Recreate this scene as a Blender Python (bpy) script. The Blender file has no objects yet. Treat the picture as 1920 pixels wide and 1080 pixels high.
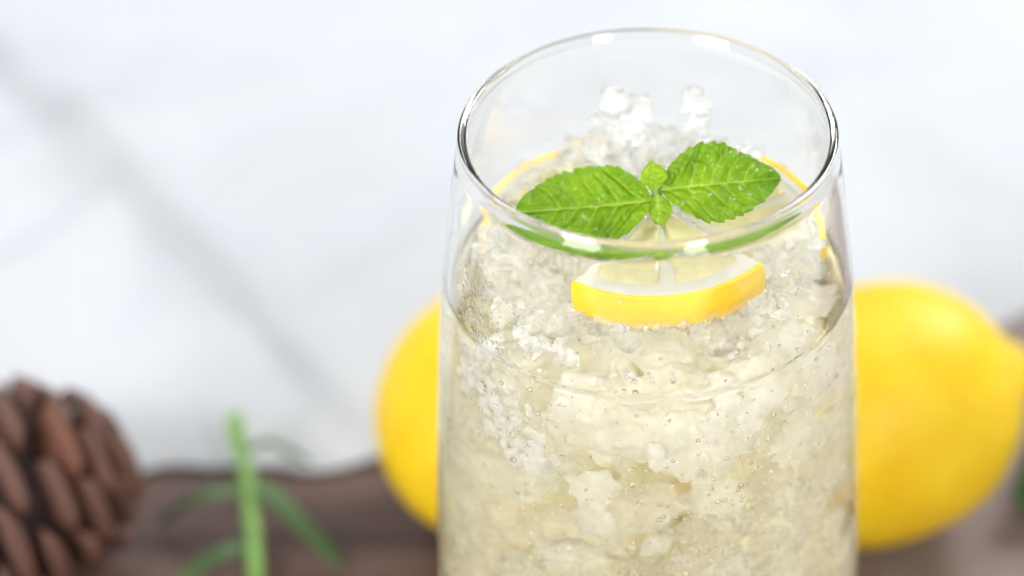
import bpy, bmesh, math, random
import numpy as np
from mathutils import Vector, Matrix, Euler, noise as mnoise

random.seed(7)
rng = np.random.default_rng(11)
S = bpy.context.scene
COL = S.collection
H = 0.171            # height of the tumbler rim above the table
WATER = H - 0.036    # level of the drink

# ------------------------------------------------------------------ camera
cd = bpy.data.cameras.new('camera')
cam = bpy.data.objects.new('camera', cd)
COL.objects.link(cam)
D_CAM, ELEV, PITCH = 0.48, math.radians(34.7), math.radians(38.1)
cam.location = (0, -D_CAM * math.cos(ELEV), H + D_CAM * math.sin(ELEV))
cam.rotation_euler = (math.radians(90) - PITCH, 0, 0)
cd.lens = 85
cd.sensor_width = 36
cd.shift_x = -255 / 1920
cd.shift_y = -28 / 1920
cd.clip_start = 0.01
cd.clip_end = 50
cd.dof.use_dof = True
cd.dof.focus_distance = 0.4765
cd.dof.aperture_fstop = 4.8
S.camera = cam

# ------------------------------------------------------------------ light
W = bpy.data.worlds.new('World')
S.world = W
W.use_nodes = True
bg = W.node_tree.nodes['Background']
bg.inputs['Color'].default_value = (0.94, 0.97, 1.0, 1)
bg.inputs['Strength'].default_value = 0.36


def area_light(name, loc, target, sx, sy, power, color=(1, 1, 1)):
    ld = bpy.data.lights.new(name, 'AREA')
    ld.shape = 'RECTANGLE'
    ld.size, ld.size_y, ld.energy, ld.color = sx, sy, power, color
    o = bpy.data.objects.new(name, ld)
    COL.objects.link(o)
    o.location = loc
    o.rotation_euler = (Vector(target) - Vector(loc)).to_track_quat('-Z', 'Y').to_euler()
    return o


area_light('window_light', (0.75, 1.05, 0.95), (0, 0, 0.1), 0.34, 0.60, 14, (0.97, 0.985, 1.0))
area_light('window_light', (-0.50, 1.20, 0.85), (0, 0, 0.1), 0.30, 0.50, 4, (0.97, 0.985, 1.0))  # not a known window: lamp added to make the ice sparkle
area_light('window_light', (-0.87, -1.02, 1.08), (0, 0, 0.15), 0.54, 0.80, 18, (1.0, 0.99, 0.975))
area_light('window_light', (0.63, -1.16, 1.12), (0, 0, 0.15), 0.30, 0.80, 10.5, (1.0, 0.99, 0.975))

S.view_settings.view_transform = 'Standard'
S.view_settings.look = 'None'
S.view_settings.exposure = 0.40
S.view_settings.gamma = 1.0
cy = S.cycles
cy.max_bounces = 64
cy.transmission_bounces = 64
cy.glossy_bounces = 12
cy.diffuse_bounces = 40
cy.transparent_max_bounces = 16
cy.caustics_refractive = True
cy.caustics_reflective = True
cy.blur_glossy = 0.0
cy.sample_clamp_indirect = 15.0
cy.use_denoising = True


# ------------------------------------------------------------------ helpers
def mesh_obj(name, verts, faces, mat=None, parent=None, smooth=True, link=True):
    me = bpy.data.meshes.new(name)
    me.from_pydata([tuple(v) for v in verts], [], [tuple(f) for f in faces])
    me.update()
    if smooth:
        me.polygons.foreach_set('use_smooth', [True] * len(me.polygons))
    if mat:
        me.materials.append(mat)
    o = bpy.data.objects.new(name, me)
    if link:
        COL.objects.link(o)
    if parent:
        o.parent = parent
    return o


def empty(name, loc=(0, 0, 0), rot=(0, 0, 0)):
    o = bpy.data.objects.new(name, None)
    o.empty_display_size = 0.01
    COL.objects.link(o)
    o.location = loc
    o.rotation_euler = rot
    return o


def tag(o, label=None, cat=None, group=None, kind=None):
    if label: o['label'] = label
    if cat: o['category'] = cat
    if group: o['group'] = group
    if kind: o['kind'] = kind
    return o


def point_attr(o, name, vals):
    a = o.data.attributes.new(name, 'FLOAT', 'POINT')
    a.data.foreach_set('value', np.asarray(vals, dtype=np.float32))


def lathe(name, prof, seg, mat, parent=None, closed=False):
    """prof: list of (r, z); r==0 ends become poles"""
    verts, faces = [], []
    rings = []
    for r, z in prof:
        if r < 1e-7:
            rings.append([len(verts)])
            verts.append((0, 0, z))
        else:
            b = len(verts)
            for i in range(seg):
                a = 2 * math.pi * i / seg
                verts.append((r * math.cos(a), r * math.sin(a), z))
            rings.append(list(range(b, b + seg)))
    n = len(rings)
    for k in range(n if closed else n - 1):
        A, B = rings[k], rings[(k + 1) % n]
        for i in range(seg):
            j = (i + 1) % seg
            if len(A) == 1 and len(B) == 1:
                continue
            if len(A) == 1:
                faces.append((A[0], B[j], B[i]))
            elif len(B) == 1:
                faces.append((A[i], A[j], B[0]))
            else:
                faces.append((A[i], A[j], B[j], B[i]))
    o = mesh_obj(name, verts, faces, mat, parent)
    fix_normals(o)
    return o


def fix_normals(o):
    bm = bmesh.new()
    bm.from_mesh(o.data)
    bmesh.ops.recalc_face_normals(bm, faces=bm.faces)
    bm.to_mesh(o.data)
    bm.free()


def ico(sub):
    bm = bmesh.new()
    bmesh.ops.create_icosphere(bm, subdivisions=sub, radius=1.0)
    v = np.array([x.co[:] for x in bm.verts])
    f = [tuple(q.index for q in p.verts) for p in bm.faces]
    bm.free()
    return v, np.array(f)


ICO1, ICO2, ICO3 = ico(1), ico(2), ico(3)


def rot_rand():
    return np.array(Euler((rng.uniform(0, 6.3), rng.uniform(0, 6.3), rng.uniform(0, 6.3))).to_matrix())


def rot_to(direction, normal):
    x = Vector(direction).normalized()
    n = Vector(normal)
    z = (n - x * n.dot(x)).normalized()
    y = z.cross(x)
    return Matrix((x, y, z)).transposed()


# ------------------------------------------------------------------ materials
def new_mat(name):
    m = bpy.data.materials.new(name)
    m.use_nodes = True
    nt = m.node_tree
    nt.nodes.clear()
    out = nt.nodes.new('ShaderNodeOutputMaterial')
    return m, nt, out


class NT:
    def __init__(s, nt):
        s.nt = nt

    def n(s, typ, **kw):
        nd = s.nt.nodes.new(typ)
        for k, v in kw.items():
            if k.startswith('_'):
                setattr(nd, k[1:], v)
            else:
                key = k.replace('0', ' ')
                nd.inputs[key].default_value = v
        return nd

    def l(s, a, b):
        s.nt.links.new(a, b)

    def noise(s, scale, detail=4, rough=0.5, co=None, dist=0.0):
        nd = s.n('ShaderNodeTexNoise', Scale=scale, Detail=detail, Roughness=rough, Distortion=dist)
        if co is None:
            co = s.n('ShaderNodeTexCoord').outputs['Object']
        s.l(co, nd.inputs['Vector'])
        return nd

    def ramp(s, src, stops):
        nd = s.n('ShaderNodeValToRGB')
        cr = nd.color_ramp
        while len(cr.elements) > len(stops):
            cr.elements.remove(cr.elements[-1])
        while len(cr.elements) < len(stops):
            cr.elements.new(1.0)
        for e, (p, c) in zip(cr.elements, stops):
            e.position = p
            e.color = c if len(c) == 4 else (*c, 1)
        s.l(src, nd.inputs['Fac'])
        return nd

    def bump(s, h, strength=0.3, dist=0.001):
        nd = s.n('ShaderNodeBump', Strength=strength, Distance=dist)
        s.l(h, nd.inputs['Height'])
        return nd

    def mix(s, fac, a, b):
        nd = s.n('ShaderNodeMixShader')
        if isinstance(fac, (int, float)):
            nd.inputs[0].default_value = fac
        else:
            s.l(fac, nd.inputs[0])
        s.l(a, nd.inputs[1])
        s.l(b, nd.inputs[2])
        return nd


def g(v):
    return (v, v, v)


def mat_glass(name, ior, color=(1, 1, 1), rough=0.0):
    m, nt, out = new_mat(name)
    t = NT(nt)
    b = t.n('ShaderNodeBsdfGlass', Color=(*color, 1), Roughness=rough, IOR=ior)
    t.l(b.outputs[0], out.inputs['Surface'])
    return m


M_glass = mat_glass('clear_glass', 1.47, (0.994, 0.992, 0.982))
M_drop = mat_glass('water_drop', 1.33)
M_bubble = mat_glass('air_bubble', 0.752)


def mat_liquid():
    m, nt, out = new_mat('pale_lemonade')
    t = NT(nt)
    b = t.n('ShaderNodeBsdfGlass', Color=(1, 1, 1, 1), Roughness=0.0, IOR=1.333)
    t.l(b.outputs[0], out.inputs['Surface'])
    v = t.n('ShaderNodeVolumeAbsorption', Color=(1.0, 0.93, 0.27, 1), Density=4.6)
    t.l(v.outputs[0], out.inputs['Volume'])
    return m


M_liquid = mat_liquid()


def mat_ice(name, ior, lo, hi, scale, rough, bump_s, tint=(0.997, 0.998, 1.0), zg=None):
    m, nt, out = new_mat(name)
    t = NT(nt)
    co = t.n('ShaderNodeTexCoord').outputs['Object']
    n1 = t.noise(scale, 5, 0.65, co)
    n2 = t.noise(900, 3, 0.6, co)
    vor = t.n('ShaderNodeTexVoronoi', Scale=620.0, _feature='SMOOTH_F1')
    t.l(co, vor.inputs['Vector'])
    add = t.n('ShaderNodeMath', _operation='ADD')
    t.l(n2.outputs['Fac'], add.inputs[0])
    t.l(vor.outputs['Distance'], add.inputs[1])
    bp = t.bump(add.outputs[0], bump_s, 0.0006)
    gl = t.n('ShaderNodeBsdfGlass', Color=(1, 1, 1, 1), Roughness=rough, IOR=ior)
    t.l(bp.outputs[0], gl.inputs['Normal'])
    df = t.n('ShaderNodeBsdfDiffuse', Color=(*tint, 1))
    tr = t.n('ShaderNodeBsdfTranslucent', Color=(*tint, 1))
    t.l(bp.outputs[0], df.inputs['Normal'])
    milk = t.mix(0.4, df.outputs[0], tr.outputs[0])
    r = t.ramp(n1.outputs['Fac'], [(0.36, g(lo)), (0.68, g(hi))])
    fac = r.outputs['Color']
    if zg:          # cloudier towards the top, where the crushed ice floats packed together
        sx = t.n('ShaderNodeSeparateXYZ')
        t.l(co, sx.inputs[0])
        mr = t.n('ShaderNodeMapRange')
        for k, v in zip(('From Min', 'From Max', 'To Min', 'To Max'), zg):
            mr.inputs[k].default_value = v
        t.l(sx.outputs['Z'], mr.inputs['Value'])
        mm = t.n('ShaderNodeMath', _operation='ADD', _use_clamp=True)
        t.l(fac, mm.inputs[0])
        t.l(mr.outputs[0], mm.inputs[1])
        fac = mm.outputs[0]
    mx = t.mix(fac, gl.outputs[0], milk.outputs[0])
    t.l(mx.outputs[0], out.inputs['Surface'])
    return m


M_ice_top = mat_ice('crushed_ice', 1.31, 0.05, 0.45, 120, 0.02, 0.18)
M_ice_sub = mat_ice('submerged_ice', 1.06, 0.06, 0.40, 55, 0.02, 0.28, (1.0, 0.999, 0.996), (0.06, WATER, 0.08, 0.42))
M_ice_clear = mat_ice('clear_ice', 1.31, 0.10, 0.55, 160, 0.015, 0.25)


M_ice_highlight = mat_ice('highlight_white_ice', 1.25, 0.22, 0.70, 260, 0.0, 0.3)  # cloudy white that paints a window highlight into the ice
M_ice_glint = mat_ice('glint_white_ice', 1.12, 0.85, 1.0, 260, 0.0, 0.5)  # white colour standing in for highlights and glints on the ice
M_ice_block = mat_ice('clear_ice_block', 1.09, 0.0, 0.40, 70, 0.0, 0.2)
M_ice_lump = mat_ice('cloudy_ice', 1.31, 0.05, 0.38, 200, 0.01, 0.3)
M_splinter = mat_glass('air_gap', 0.76)


def mat_peel(name, c1, c2, bump=0.25):
    m, nt, out = new_mat(name)
    t = NT(nt)
    co = t.n('ShaderNodeTexCoord').outputs['Object']
    n1 = t.noise(60, 6, 0.7, co)
    r = t.ramp(n1.outputs['Fac'], [(0.32, c1), (0.68, c2)])
    vor = t.n('ShaderNodeTexVoronoi', Scale=700.0, _feature='SMOOTH_F1')
    t.l(co, vor.inputs['Vector'])
    bp = t.bump(vor.outputs['Distance'], bump, 0.0006)
    b = t.n('ShaderNodeBsdfPrincipled', Roughness=0.46)
    b.inputs['Specular IOR Level'].default_value = 0.35
    t.l(r.outputs['Color'], b.inputs['Base Color'])
    b.inputs['Subsurface Weight'].default_value = 0.15
    b.inputs['Subsurface Radius'].default_value = (0.004, 0.0025, 0.0006)
    b.inputs['Subsurface Scale'].default_value = 0.5
    t.l(bp.outputs[0], b.inputs['Normal'])
    t.l(b.outputs[0], out.inputs['Surface'])
    return m


M_peel = mat_peel('lemon_peel', (0.89, 0.53, 0.003), (0.96, 0.68, 0.022), 0.4)
M_peel2 = mat_peel('lemon_peel_deep', (0.86, 0.60, 0.16), (0.88, 0.66, 0.28))


def mat_soft(name, color, transl=0.4, rough=0.4, scale=200, var=0.08, bump=0.2):
    """wet translucent fruit flesh, pith and leaf-like tissue"""
    m, nt, out = new_mat(name)
    t = NT(nt)
    co = t.n('ShaderNodeTexCoord').outputs['Object']
    n1 = t.noise(scale, 4, 0.6, co)
    c = np.array(color)
    r = t.ramp(n1.outputs['Fac'], [(0.3, tuple(np.clip(c * (1 - var), 0, 1))), (0.7, tuple(np.clip(c * (1 + var), 0, 1)))])
    bp = t.bump(n1.outputs['Fac'], bump, 0.0005)
    b = t.n('ShaderNodeBsdfPrincipled', Roughness=rough)
    t.l(r.outputs['Color'], b.inputs['Base Color'])
    t.l(bp.outputs[0], b.inputs['Normal'])
    tr = t.n('ShaderNodeBsdfTranslucent')
    t.l(r.outputs['Color'], tr.inputs['Color'])
    mx = t.mix(transl, b.outputs[0], tr.outputs[0])
    t.l(mx.outputs[0], out.inputs['Surface'])
    return m


M_pulp = mat_soft('lemon_pulp', (0.90, 0.85, 0.55), 0.55, 0.2, 260, 0.10, 0.3)
M_pith = mat_soft('lemon_pith', (0.88, 0.87, 0.78), 0.4, 0.5, 300, 0.04, 0.2)
M_stem = mat_soft('green_stem', (0.20, 0.38, 0.09), 0.2, 0.45, 150, 0.15)
M_blade = mat_soft('narrow_leaf_green', (0.065, 0.14, 0.04), 0.2, 0.45, 120, 0.2)
M_dkleaf = mat_soft('dark_leaf_green', (0.05, 0.19, 0.02), 0.3, 0.4, 120, 0.2)
M_button = mat_soft('lemon_stem_end', (0.35, 0.30, 0.08), 0.0, 0.6, 300, 0.3)


def mat_mint():
    m, nt, out = new_mat('mint_leaf_green')
    t = NT(nt)
    co = t.n('ShaderNodeTexCoord').outputs['Object']
    at = t.n('ShaderNodeAttribute', _attribute_name='vein')
    tip = t.n('ShaderNodeAttribute', _attribute_name='along')
    n1 = t.noise(170, 5, 0.6, co)
    base = t.ramp(n1.outputs['Fac'], [(0.28, (0.17, 0.34, 0.006)), (0.5, (0.26, 0.46, 0.008)), (0.75, (0.36, 0.54, 0.014))])
    deep = t.ramp(n1.outputs['Fac'], [(0.28, (0.09, 0.26, 0.010)), (0.75, (0.18, 0.40, 0.016))])
    mc = t.n('ShaderNodeMix', _data_type='RGBA')
    t.l(tip.outputs['Fac'], mc.inputs['Factor'])
    t.l(base.outputs['Color'], mc.inputs['A'])
    t.l(deep.outputs['Color'], mc.inputs['B'])
    yg = t.n('ShaderNodeMath', _operation='MULTIPLY')
    yg.inputs[1].default_value = -0.75
    yg.use_clamp = True
    t.l(tip.outputs['Fac'], yg.inputs[0])
    my = t.n('ShaderNodeMix', _data_type='RGBA')
    t.l(yg.outputs[0], my.inputs['Factor'])
    t.l(mc.outputs['Result'], my.inputs['A'])
    my.inputs['B'].default_value = (0.42, 0.60, 0.03, 1)
    # fine net of tertiary veins
    dn = t.noise(400, 2, 0.5, co)
    mp = t.n('ShaderNodeMix', _data_type='RGBA')
    mp.inputs['Factor'].default_value = 0.0012
    vadd = t.n('ShaderNodeVectorMath', _operation='MULTIPLY_ADD')
    vadd.inputs[1].default_value = (0.0012, 0.0012, 0.0012)
    t.l(dn.outputs['Color'], vadd.inputs[0])
    t.l(co, vadd.inputs[2])
    vor = t.n('ShaderNodeTexVoronoi', Scale=620.0, _feature='DISTANCE_TO_EDGE')
    t.l(vadd.outputs[0], vor.inputs['Vector'])
    net = t.ramp(vor.outputs['Distance'], [(0.0, g(1)), (0.09, g(0))])
    netw = t.n('ShaderNodeMath', _operation='MULTIPLY')
    netw.inputs[1].default_value = 0.10
    t.l(net.outputs['Color'], netw.inputs[0])
    vmax = t.n('ShaderNodeMath', _operation='MAXIMUM')
    t.l(netw.outputs[0], vmax.inputs[0])
    t.l(at.outputs['Fac'], vmax.inputs[1])
    mv = t.n('ShaderNodeMix', _data_type='RGBA')
    t.l(vmax.outputs[0], mv.inputs['Factor'])
    t.l(my.outputs['Result'], mv.inputs['A'])
    mv.inputs['B'].default_value = (0.46, 0.62, 0.09, 1)
    ds = t.ramp(vor.outputs['Distance'], [(0.0, g(0)), (0.3, g(1))])
    n3 = t.noise(1500, 2, 0.5, co)
    hsum = t.n('ShaderNodeMath', _operation='MULTIPLY_ADD')
    hsum.inputs[1].default_value = 0.25
    t.l(n3.outputs['Fac'], hsum.inputs[0])
    t.l(ds.outputs['Color'], hsum.inputs[2])
    bp = t.bump(hsum.outputs[0], 0.55, 0.0004)
    b = t.n('ShaderNodeBsdfPrincipled', Roughness=0.30)
    b.inputs['Specular IOR Level'].default_value = 0.45
    t.l(mv.outputs['Result'], b.inputs['Base Color'])
    t.l(bp.outputs[0], b.inputs['Normal'])
    tr = t.n('ShaderNodeBsdfTranslucent')
    sat = t.n('ShaderNodeMix', _data_type='RGBA', _blend_type='MULTIPLY')
    sat.inputs['Factor'].default_value = 1.0
    sat.inputs['B'].default_value = (1.5, 1.35, 0.6, 1)
    t.l(mv.outputs['Result'], sat.inputs['A'])
    t.l(sat.outputs['Result'], tr.inputs['Color'])
    mx = t.mix(0.42, b.outputs[0], tr.outputs[0])
    t.l(mx.outputs[0], out.inputs['Surface'])
    return m


M_mint = mat_mint()


def mat_cloth():
    m, nt, out = new_mat('white_cloth')
    t = NT(nt)
    co = t.n('ShaderNodeTexCoord').outputs['Object']
    n1 = t.noise(9, 3, 0.5, co)
    r = t.ramp(n1.outputs['Fac'], [(0.3, (0.51, 0.53, 0.56)), (0.7, (0.55, 0.568, 0.592))])
    w1 = t.n('ShaderNodeTexWave', Scale=520.0, _wave_type='BANDS', _bands_direction='X')
    w2 = t.n('ShaderNodeTexWave', Scale=520.0, _wave_type='BANDS', _bands_direction='Y')
    t.l(co, w1.inputs['Vector'])
    t.l(co, w2.inputs['Vector'])
    ad = t.n('ShaderNodeMath', _operation='ADD')
    t.l(w1.outputs['Fac'], ad.inputs[0])
    t.l(w2.outputs['Fac'], ad.inputs[1])
    bp = t.bump(ad.outputs[0], 0.2, 0.0003)
    b = t.n('ShaderNodeBsdfPrincipled', Roughness=0.85)
    b.inputs['Specular IOR Level'].default_value = 0.2
    t.l(r.outputs['Color'], b.inputs['Base Color'])
    t.l(bp.outputs[0], b.inputs['Normal'])
    t.l(b.outputs[0], out.inputs['Surface'])
    return m


def mat_wood():
    m, nt, out = new_mat('dark_brown_wood')
    t = NT(nt)
    co = t.n('ShaderNodeTexCoord').outputs['Object']
    mp = t.n('ShaderNodeMapping')
    mp.inputs['Rotation'].default_value = (0, 0, math.radians(-38))
    mp.inputs['Scale'].default_value = (1.2, 14, 1)
    t.l(co, mp.inputs['Vector'])
    n1 = t.noise(5.0, 6, 0.6, mp.outputs[0], 0.6)
    n2 = t.noise(60, 4, 0.6, mp.outputs[0])
    r = t.ramp(n1.outputs['Fac'], [(0.30, (0.036, 0.017, 0.012)), (0.5, (0.085, 0.045, 0.034)), (0.72, (0.140, 0.083, 0.066))])
    bp = t.bump(n2.outputs['Fac'], 0.25, 0.0008)
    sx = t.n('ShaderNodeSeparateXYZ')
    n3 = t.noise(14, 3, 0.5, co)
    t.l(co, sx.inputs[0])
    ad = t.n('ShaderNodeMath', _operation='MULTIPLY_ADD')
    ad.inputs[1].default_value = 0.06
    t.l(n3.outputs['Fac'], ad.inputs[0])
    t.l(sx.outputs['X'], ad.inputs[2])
    sheen_ramp = t.ramp(ad.outputs[0], [(0.055, g(0)), (0.095, g(0.8))])  # paler towards the right: window sheen painted into the wood colour
    sheen_mix = t.n('ShaderNodeMix', _data_type='RGBA')
    t.l(sheen_ramp.outputs['Color'], sheen_mix.inputs['Factor'])
    t.l(r.outputs['Color'], sheen_mix.inputs['A'])
    sheen_mix.inputs['B'].default_value = (0.25, 0.195, 0.175, 1)
    b = t.n('ShaderNodeBsdfPrincipled', Roughness=0.5)
    b.inputs['Specular IOR Level'].default_value = 0.3
    t.l(sheen_mix.outputs['Result'], b.inputs['Base Color'])
    t.l(bp.outputs[0], b.inputs['Normal'])
    t.l(b.outputs[0], out.inputs['Surface'])
    return m


def mat_cone(name, c1, c2):
    m, nt, out = new_mat(name)
    t = NT(nt)
    co = t.n('ShaderNodeTexCoord').outputs['Object']
    n1 = t.noise(240, 5, 0.65, co)
    r = t.ramp(n1.outputs['Fac'], [(0.3, c1), (0.7, c2)])
    bp = t.bump(n1.outputs['Fac'], 0.5, 0.001)
    b = t.n('ShaderNodeBsdfPrincipled', Roughness=0.55)
    t.l(r.outputs['Color'], b.inputs['Base Color'])
    t.l(bp.outputs[0], b.inputs['Normal'])
    t.l(b.outputs[0], out.inputs['Surface'])
    return m


M_cloth = mat_cloth()
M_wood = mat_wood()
M_scale = mat_cone('cone_scale', (0.085, 0.034, 0.024), (0.21, 0.10, 0.072))
M_scale_red = mat_cone('cone_scale_red', (0.12, 0.042, 0.022), (0.24, 0.092, 0.052))
M_core = mat_cone('cone_core', (0.010, 0.005, 0.004), (0.025, 0.012, 0.008))  # near-black puts the shade of the gaps into the core colour


# ------------------------------------------------------------------ setting: table and cloth
def slab(name, x0, x1, y0, y1, z0, z1, mat, bev):
    bm = bmesh.new()
    bmesh.ops.create_cube(bm, size=1.0)
    for v in bm.verts:
        v.co = Vector((x0 + (x1 - x0) * (v.co.x + 0.5), y0 + (y1 - y0) * (v.co.y + 0.5), z0 + (z1 - z0) * (v.co.z + 0.5)))
    bmesh.ops.bevel(bm, geom=[e for e in bm.edges], offset=bev, segments=3, affect='EDGES')
    me = bpy.data.meshes.new(name)
    bm.to_mesh(me)
    bm.free()
    me.materials.append(mat)
    o = bpy.data.objects.new(name, me)
    COL.objects.link(o)
    return o


M_bounce_table = mat_soft('white_bounce_table', (0.78, 0.78, 0.77), 0.0, 0.5, 12, 0.03, 0.05)
tag(slab('table', -1.2, 1.2, -0.6, 1.3, -0.055, -0.015, M_bounce_table, 0.004), kind='structure')  # unseen white top, added to bounce light into the drink
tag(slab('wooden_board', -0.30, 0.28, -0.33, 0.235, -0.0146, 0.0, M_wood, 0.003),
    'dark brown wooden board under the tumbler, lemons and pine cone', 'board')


def cloth_edge(x):
    return float(np.interp(x, [-1, -0.16, -0.13, -0.08, -0.03, 0.04, 0.09, 0.112, 0.16, 0.3, 1.0],
                           [0.070, 0.081, 0.084, 0.0875, 0.098, 0.121, 0.138, 0.153, 0.20, 0.24, 0.28]))


def seg_dist(x, y, ax, ay, bx, by):
    """signed distance from the line and the parameter along it"""
    dx, dy = bx - ax, by - ay
    L = math.hypot(dx, dy)
    dx, dy = dx / L, dy / L
    s = -(x - ax) * dy + (y - ay) * dx
    t = ((x - ax) * dx + (y - ay) * dy) / L
    return s, t


CREASES = [(-0.19, 0.21, 0.00, 0.31, 0.0060, 0.013), (-0.02, 0.33, 0.14, 0.17, 0.0030, 0.014), (-0.13, 0.20, -0.05, 0.265, 0.0045, 0.009),
           (-0.10, 0.15, -0.045, 0.20, 0.0035, 0.009), (-0.20, 0.14, -0.15, 0.20, 0.0035, 0.010), (0.02, 0.36, 0.12, 0.29, 0.0050, 0.012),
           (-0.06, 0.30, 0.03, 0.22, 0.0040, 0.010), (0.06, 0.22, 0.15, 0.25, 0.0020, 0.010)]


def cloth_z(x, y, d):
    z = 0.0016
    k = 1 - math.exp(-max(d, 0) / 0.03)
    # the sharp diagonal fold
    s, t = seg_dist(x, y, -0.30, 0.387, -0.0746, 0.0962)
    w = 0.0070 if s > 0 else 0.0030
    fade = 1.0 / (1 + math.exp((t - 1.0) / 0.05))
    z += 0.0085 * math.exp(-(s / w) ** 2) * (0.35 + 0.65 * fade) * (0.25 + 0.75 * k)
    
    for ax, ay, bx, by, hh, ww in CREASES:
        s2, t2 = seg_dist(x, y, ax, ay, bx, by)
        z += 0.9 * hh * math.exp(-(s2 / (ww if s2 > 0 else ww * 0.6)) ** 2) * math.exp(-((t2 - 0.5) / 0.62) ** 4) * k
    n = mnoise.noise(Vector((x * 11, y * 9, 1.7)))
    n2 = mnoise.noise(Vector((x * 30, y * 26, 7.7)))
    n3 = mnoise.noise(Vector((x * 55 + 3 * n, y * 45, 2.7)))
    z += (0.0045 * n * k + 0.0050 * n2 * k + 0.0022 * n3 * k) + 0.010 * k
    return max(z, 0.0012) - 0.0135 / (1 + math.exp(-(max(y - 0.28, (abs(x) - 0.30)) ) / 0.012))


def build_cloth():
    nx, ny = 260, 190
    xs = np.concatenate([np.linspace(-0.9, -0.32, 40, endpoint=False), np.linspace(-0.32, 0.24, 180, endpoint=False), np.linspace(0.24, 0.9, 40)])
    vs = np.linspace(0, 1, ny) ** 1.35
    verts, faces = [], []
    for v in vs:
        for x in xs:
            e = cloth_edge(x) + 0.0018 * math.sin(x * 90) + 0.001 * math.sin(x * 230)
            y = e + v * (1.15 - e)
            d = y - e
            verts.append((x, y, cloth_z(x, y, d)))
    for j in range(ny - 1):
        for i in range(nx - 1):
            a = j * nx + i
            faces.append((a, a + 1, a + nx + 1, a + nx))
    # rolled hem thickness: underside copy
    n = len(verts)
    low = [(x, y, max(z - 0.0011, 0.0003)) for x, y, z in verts]
    verts += low
    faces += [tuple(q + n for q in reversed(f)) for f in faces]
    for i in range(nx - 1):
        faces.append((i + 1, i, n + i, n + i + 1))
    o = mesh_obj('tablecloth', verts, faces, M_cloth)
    tag(o, 'rumpled white cloth with a diagonal fold, spread over the back of the wooden table', 'tablecloth')


build_cloth()

# ------------------------------------------------------------------ tumbler
ZO = [(0.0, 0.0345), (0.002, 0.0372), (0.006, 0.0392), (0.015, 0.0417), (0.032, 0.0448), (0.045, 0.0468), (0.054, 0.0474), (0.063, 0.0473), (0.072, 0.0470),
      (0.083, 0.0465), (0.101, 0.04545), (0.121, 0.0440), (0.135, 0.04255), (0.142, 0.0417), (0.151, 0.0405), (0.161, 0.0392), (0.1685, 0.0381)]


def spline_r(z):
    zs = [p[0] for p in ZO]
    rs = [p[1] for p in ZO]
    # smooth cubic through the measured radii
    i = max(0, min(len(zs) - 2, int(np.searchsorted(zs, z)) - 1))

    def tang(k):
        if k == 0: return (rs[1] - rs[0]) / (zs[1] - zs[0])
        if k == len(zs) - 1: return (rs[-1] - rs[-2]) / (zs[-1] - zs[-2])
        return (rs[k + 1] - rs[k - 1]) / (zs[k + 1] - zs[k - 1])
    h = zs[i + 1] - zs[i]
    u = (z - zs[i]) / h
    m0, m1 = tang(i) * h, tang(i + 1) * h
    return (2 * u**3 - 3 * u**2 + 1) * rs[i] + (u**3 - 2 * u**2 + u) * m0 + (-2 * u**3 + 3 * u**2) * rs[i + 1] + (u**3 - u**2) * m1


WALL = 0.0017
BASE_T = 0.010


def r_in(z):
    if z < BASE_T + 0.012:
        u = max(0.0, (z - BASE_T) / 0.012)
        return (spline_r(BASE_T + 0.012) - WALL) * math.sqrt(max(0.0, 1 - (1 - u) ** 2))
    return spline_r(z) - WALL


def build_tumbler():
    prof = [(0.0, 0.0012), (0.030, 0.0012), (0.0335, 0.0003)]
    for z in np.concatenate([np.linspace(0, 0.015, 10), np.linspace(0.018, H - 0.005, 60)]):
        prof.append((spline_r(z), z + 0.0003 if z == 0 else z))
    rc, zc, rt = 0.03695, H - 0.00105, 0.00105
    # the rounded, slightly swollen lip
    for a in np.linspace(-0.75, math.pi + 0.75, 22):
        prof.append((rc + rt * math.cos(a), zc + rt * math.sin(a)))
    for z in np.concatenate([np.linspace(H - 0.005, 0.024, 58), np.linspace(0.022, BASE_T, 10)]):
        prof.append((r_in(z), z))
    prof[-1] = (0.0, BASE_T)
    root = empty('drinking_glass')
    tag(root, 'clear tumbler with a rounded lip, filled with lemon drink and crushed ice', 'drinking glass')
    lathe('glass_body', prof, 160, M_glass, root)
    return root


tumbler = build_tumbler()


def droplet_mesh():
    v, f = ICO2
    v = v.copy()
    return v, f


def join_instances(name, items, mat, parent=None):
    """items: list of (verts Nx3, faces Mx3)"""
    V, F, off = [], [], 0
    for v, f in items:
        V.append(v)
        F.append(f + off)
        off += len(v)
    return mesh_obj(name, np.concatenate(V), np.concatenate(F), mat, parent)


def build_condensation():
    items = []
    v0, f0 = ICO2
    # beads on the inner wall, upper left, and a thin scatter elsewhere above the drink
    for i in range(230):
        if i < 150:
            a = math.radians(rng.normal(212, 9))
            z = rng.uniform(WATER + 0.002, WATER + 0.016)
        else:
            a = math.radians(rng.uniform(180, 360))
            z = WATER + abs(rng.normal(0, 0.009)) + 0.0015
        r = abs(rng.normal(0.00022, 0.00014)) + 0.00008
        rr = r_in(z)
        s = np.array([0.55, 1, 1.15]) * r
        v = v0 * s
        ca, sa = math.cos(a), math.sin(a)
        R = np.array([[ca, -sa, 0], [sa, ca, 0], [0, 0, 1]])
        v = v @ R.T + np.array([rr * ca, rr * sa, z])
        items.append((v, f0))
    o = join_instances('condensation', items, M_drop, tumbler)
    o['kind'] = 'stuff'


build_condensation()

# ------------------------------------------------------------------ the drink
OV = 0.00018


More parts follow.
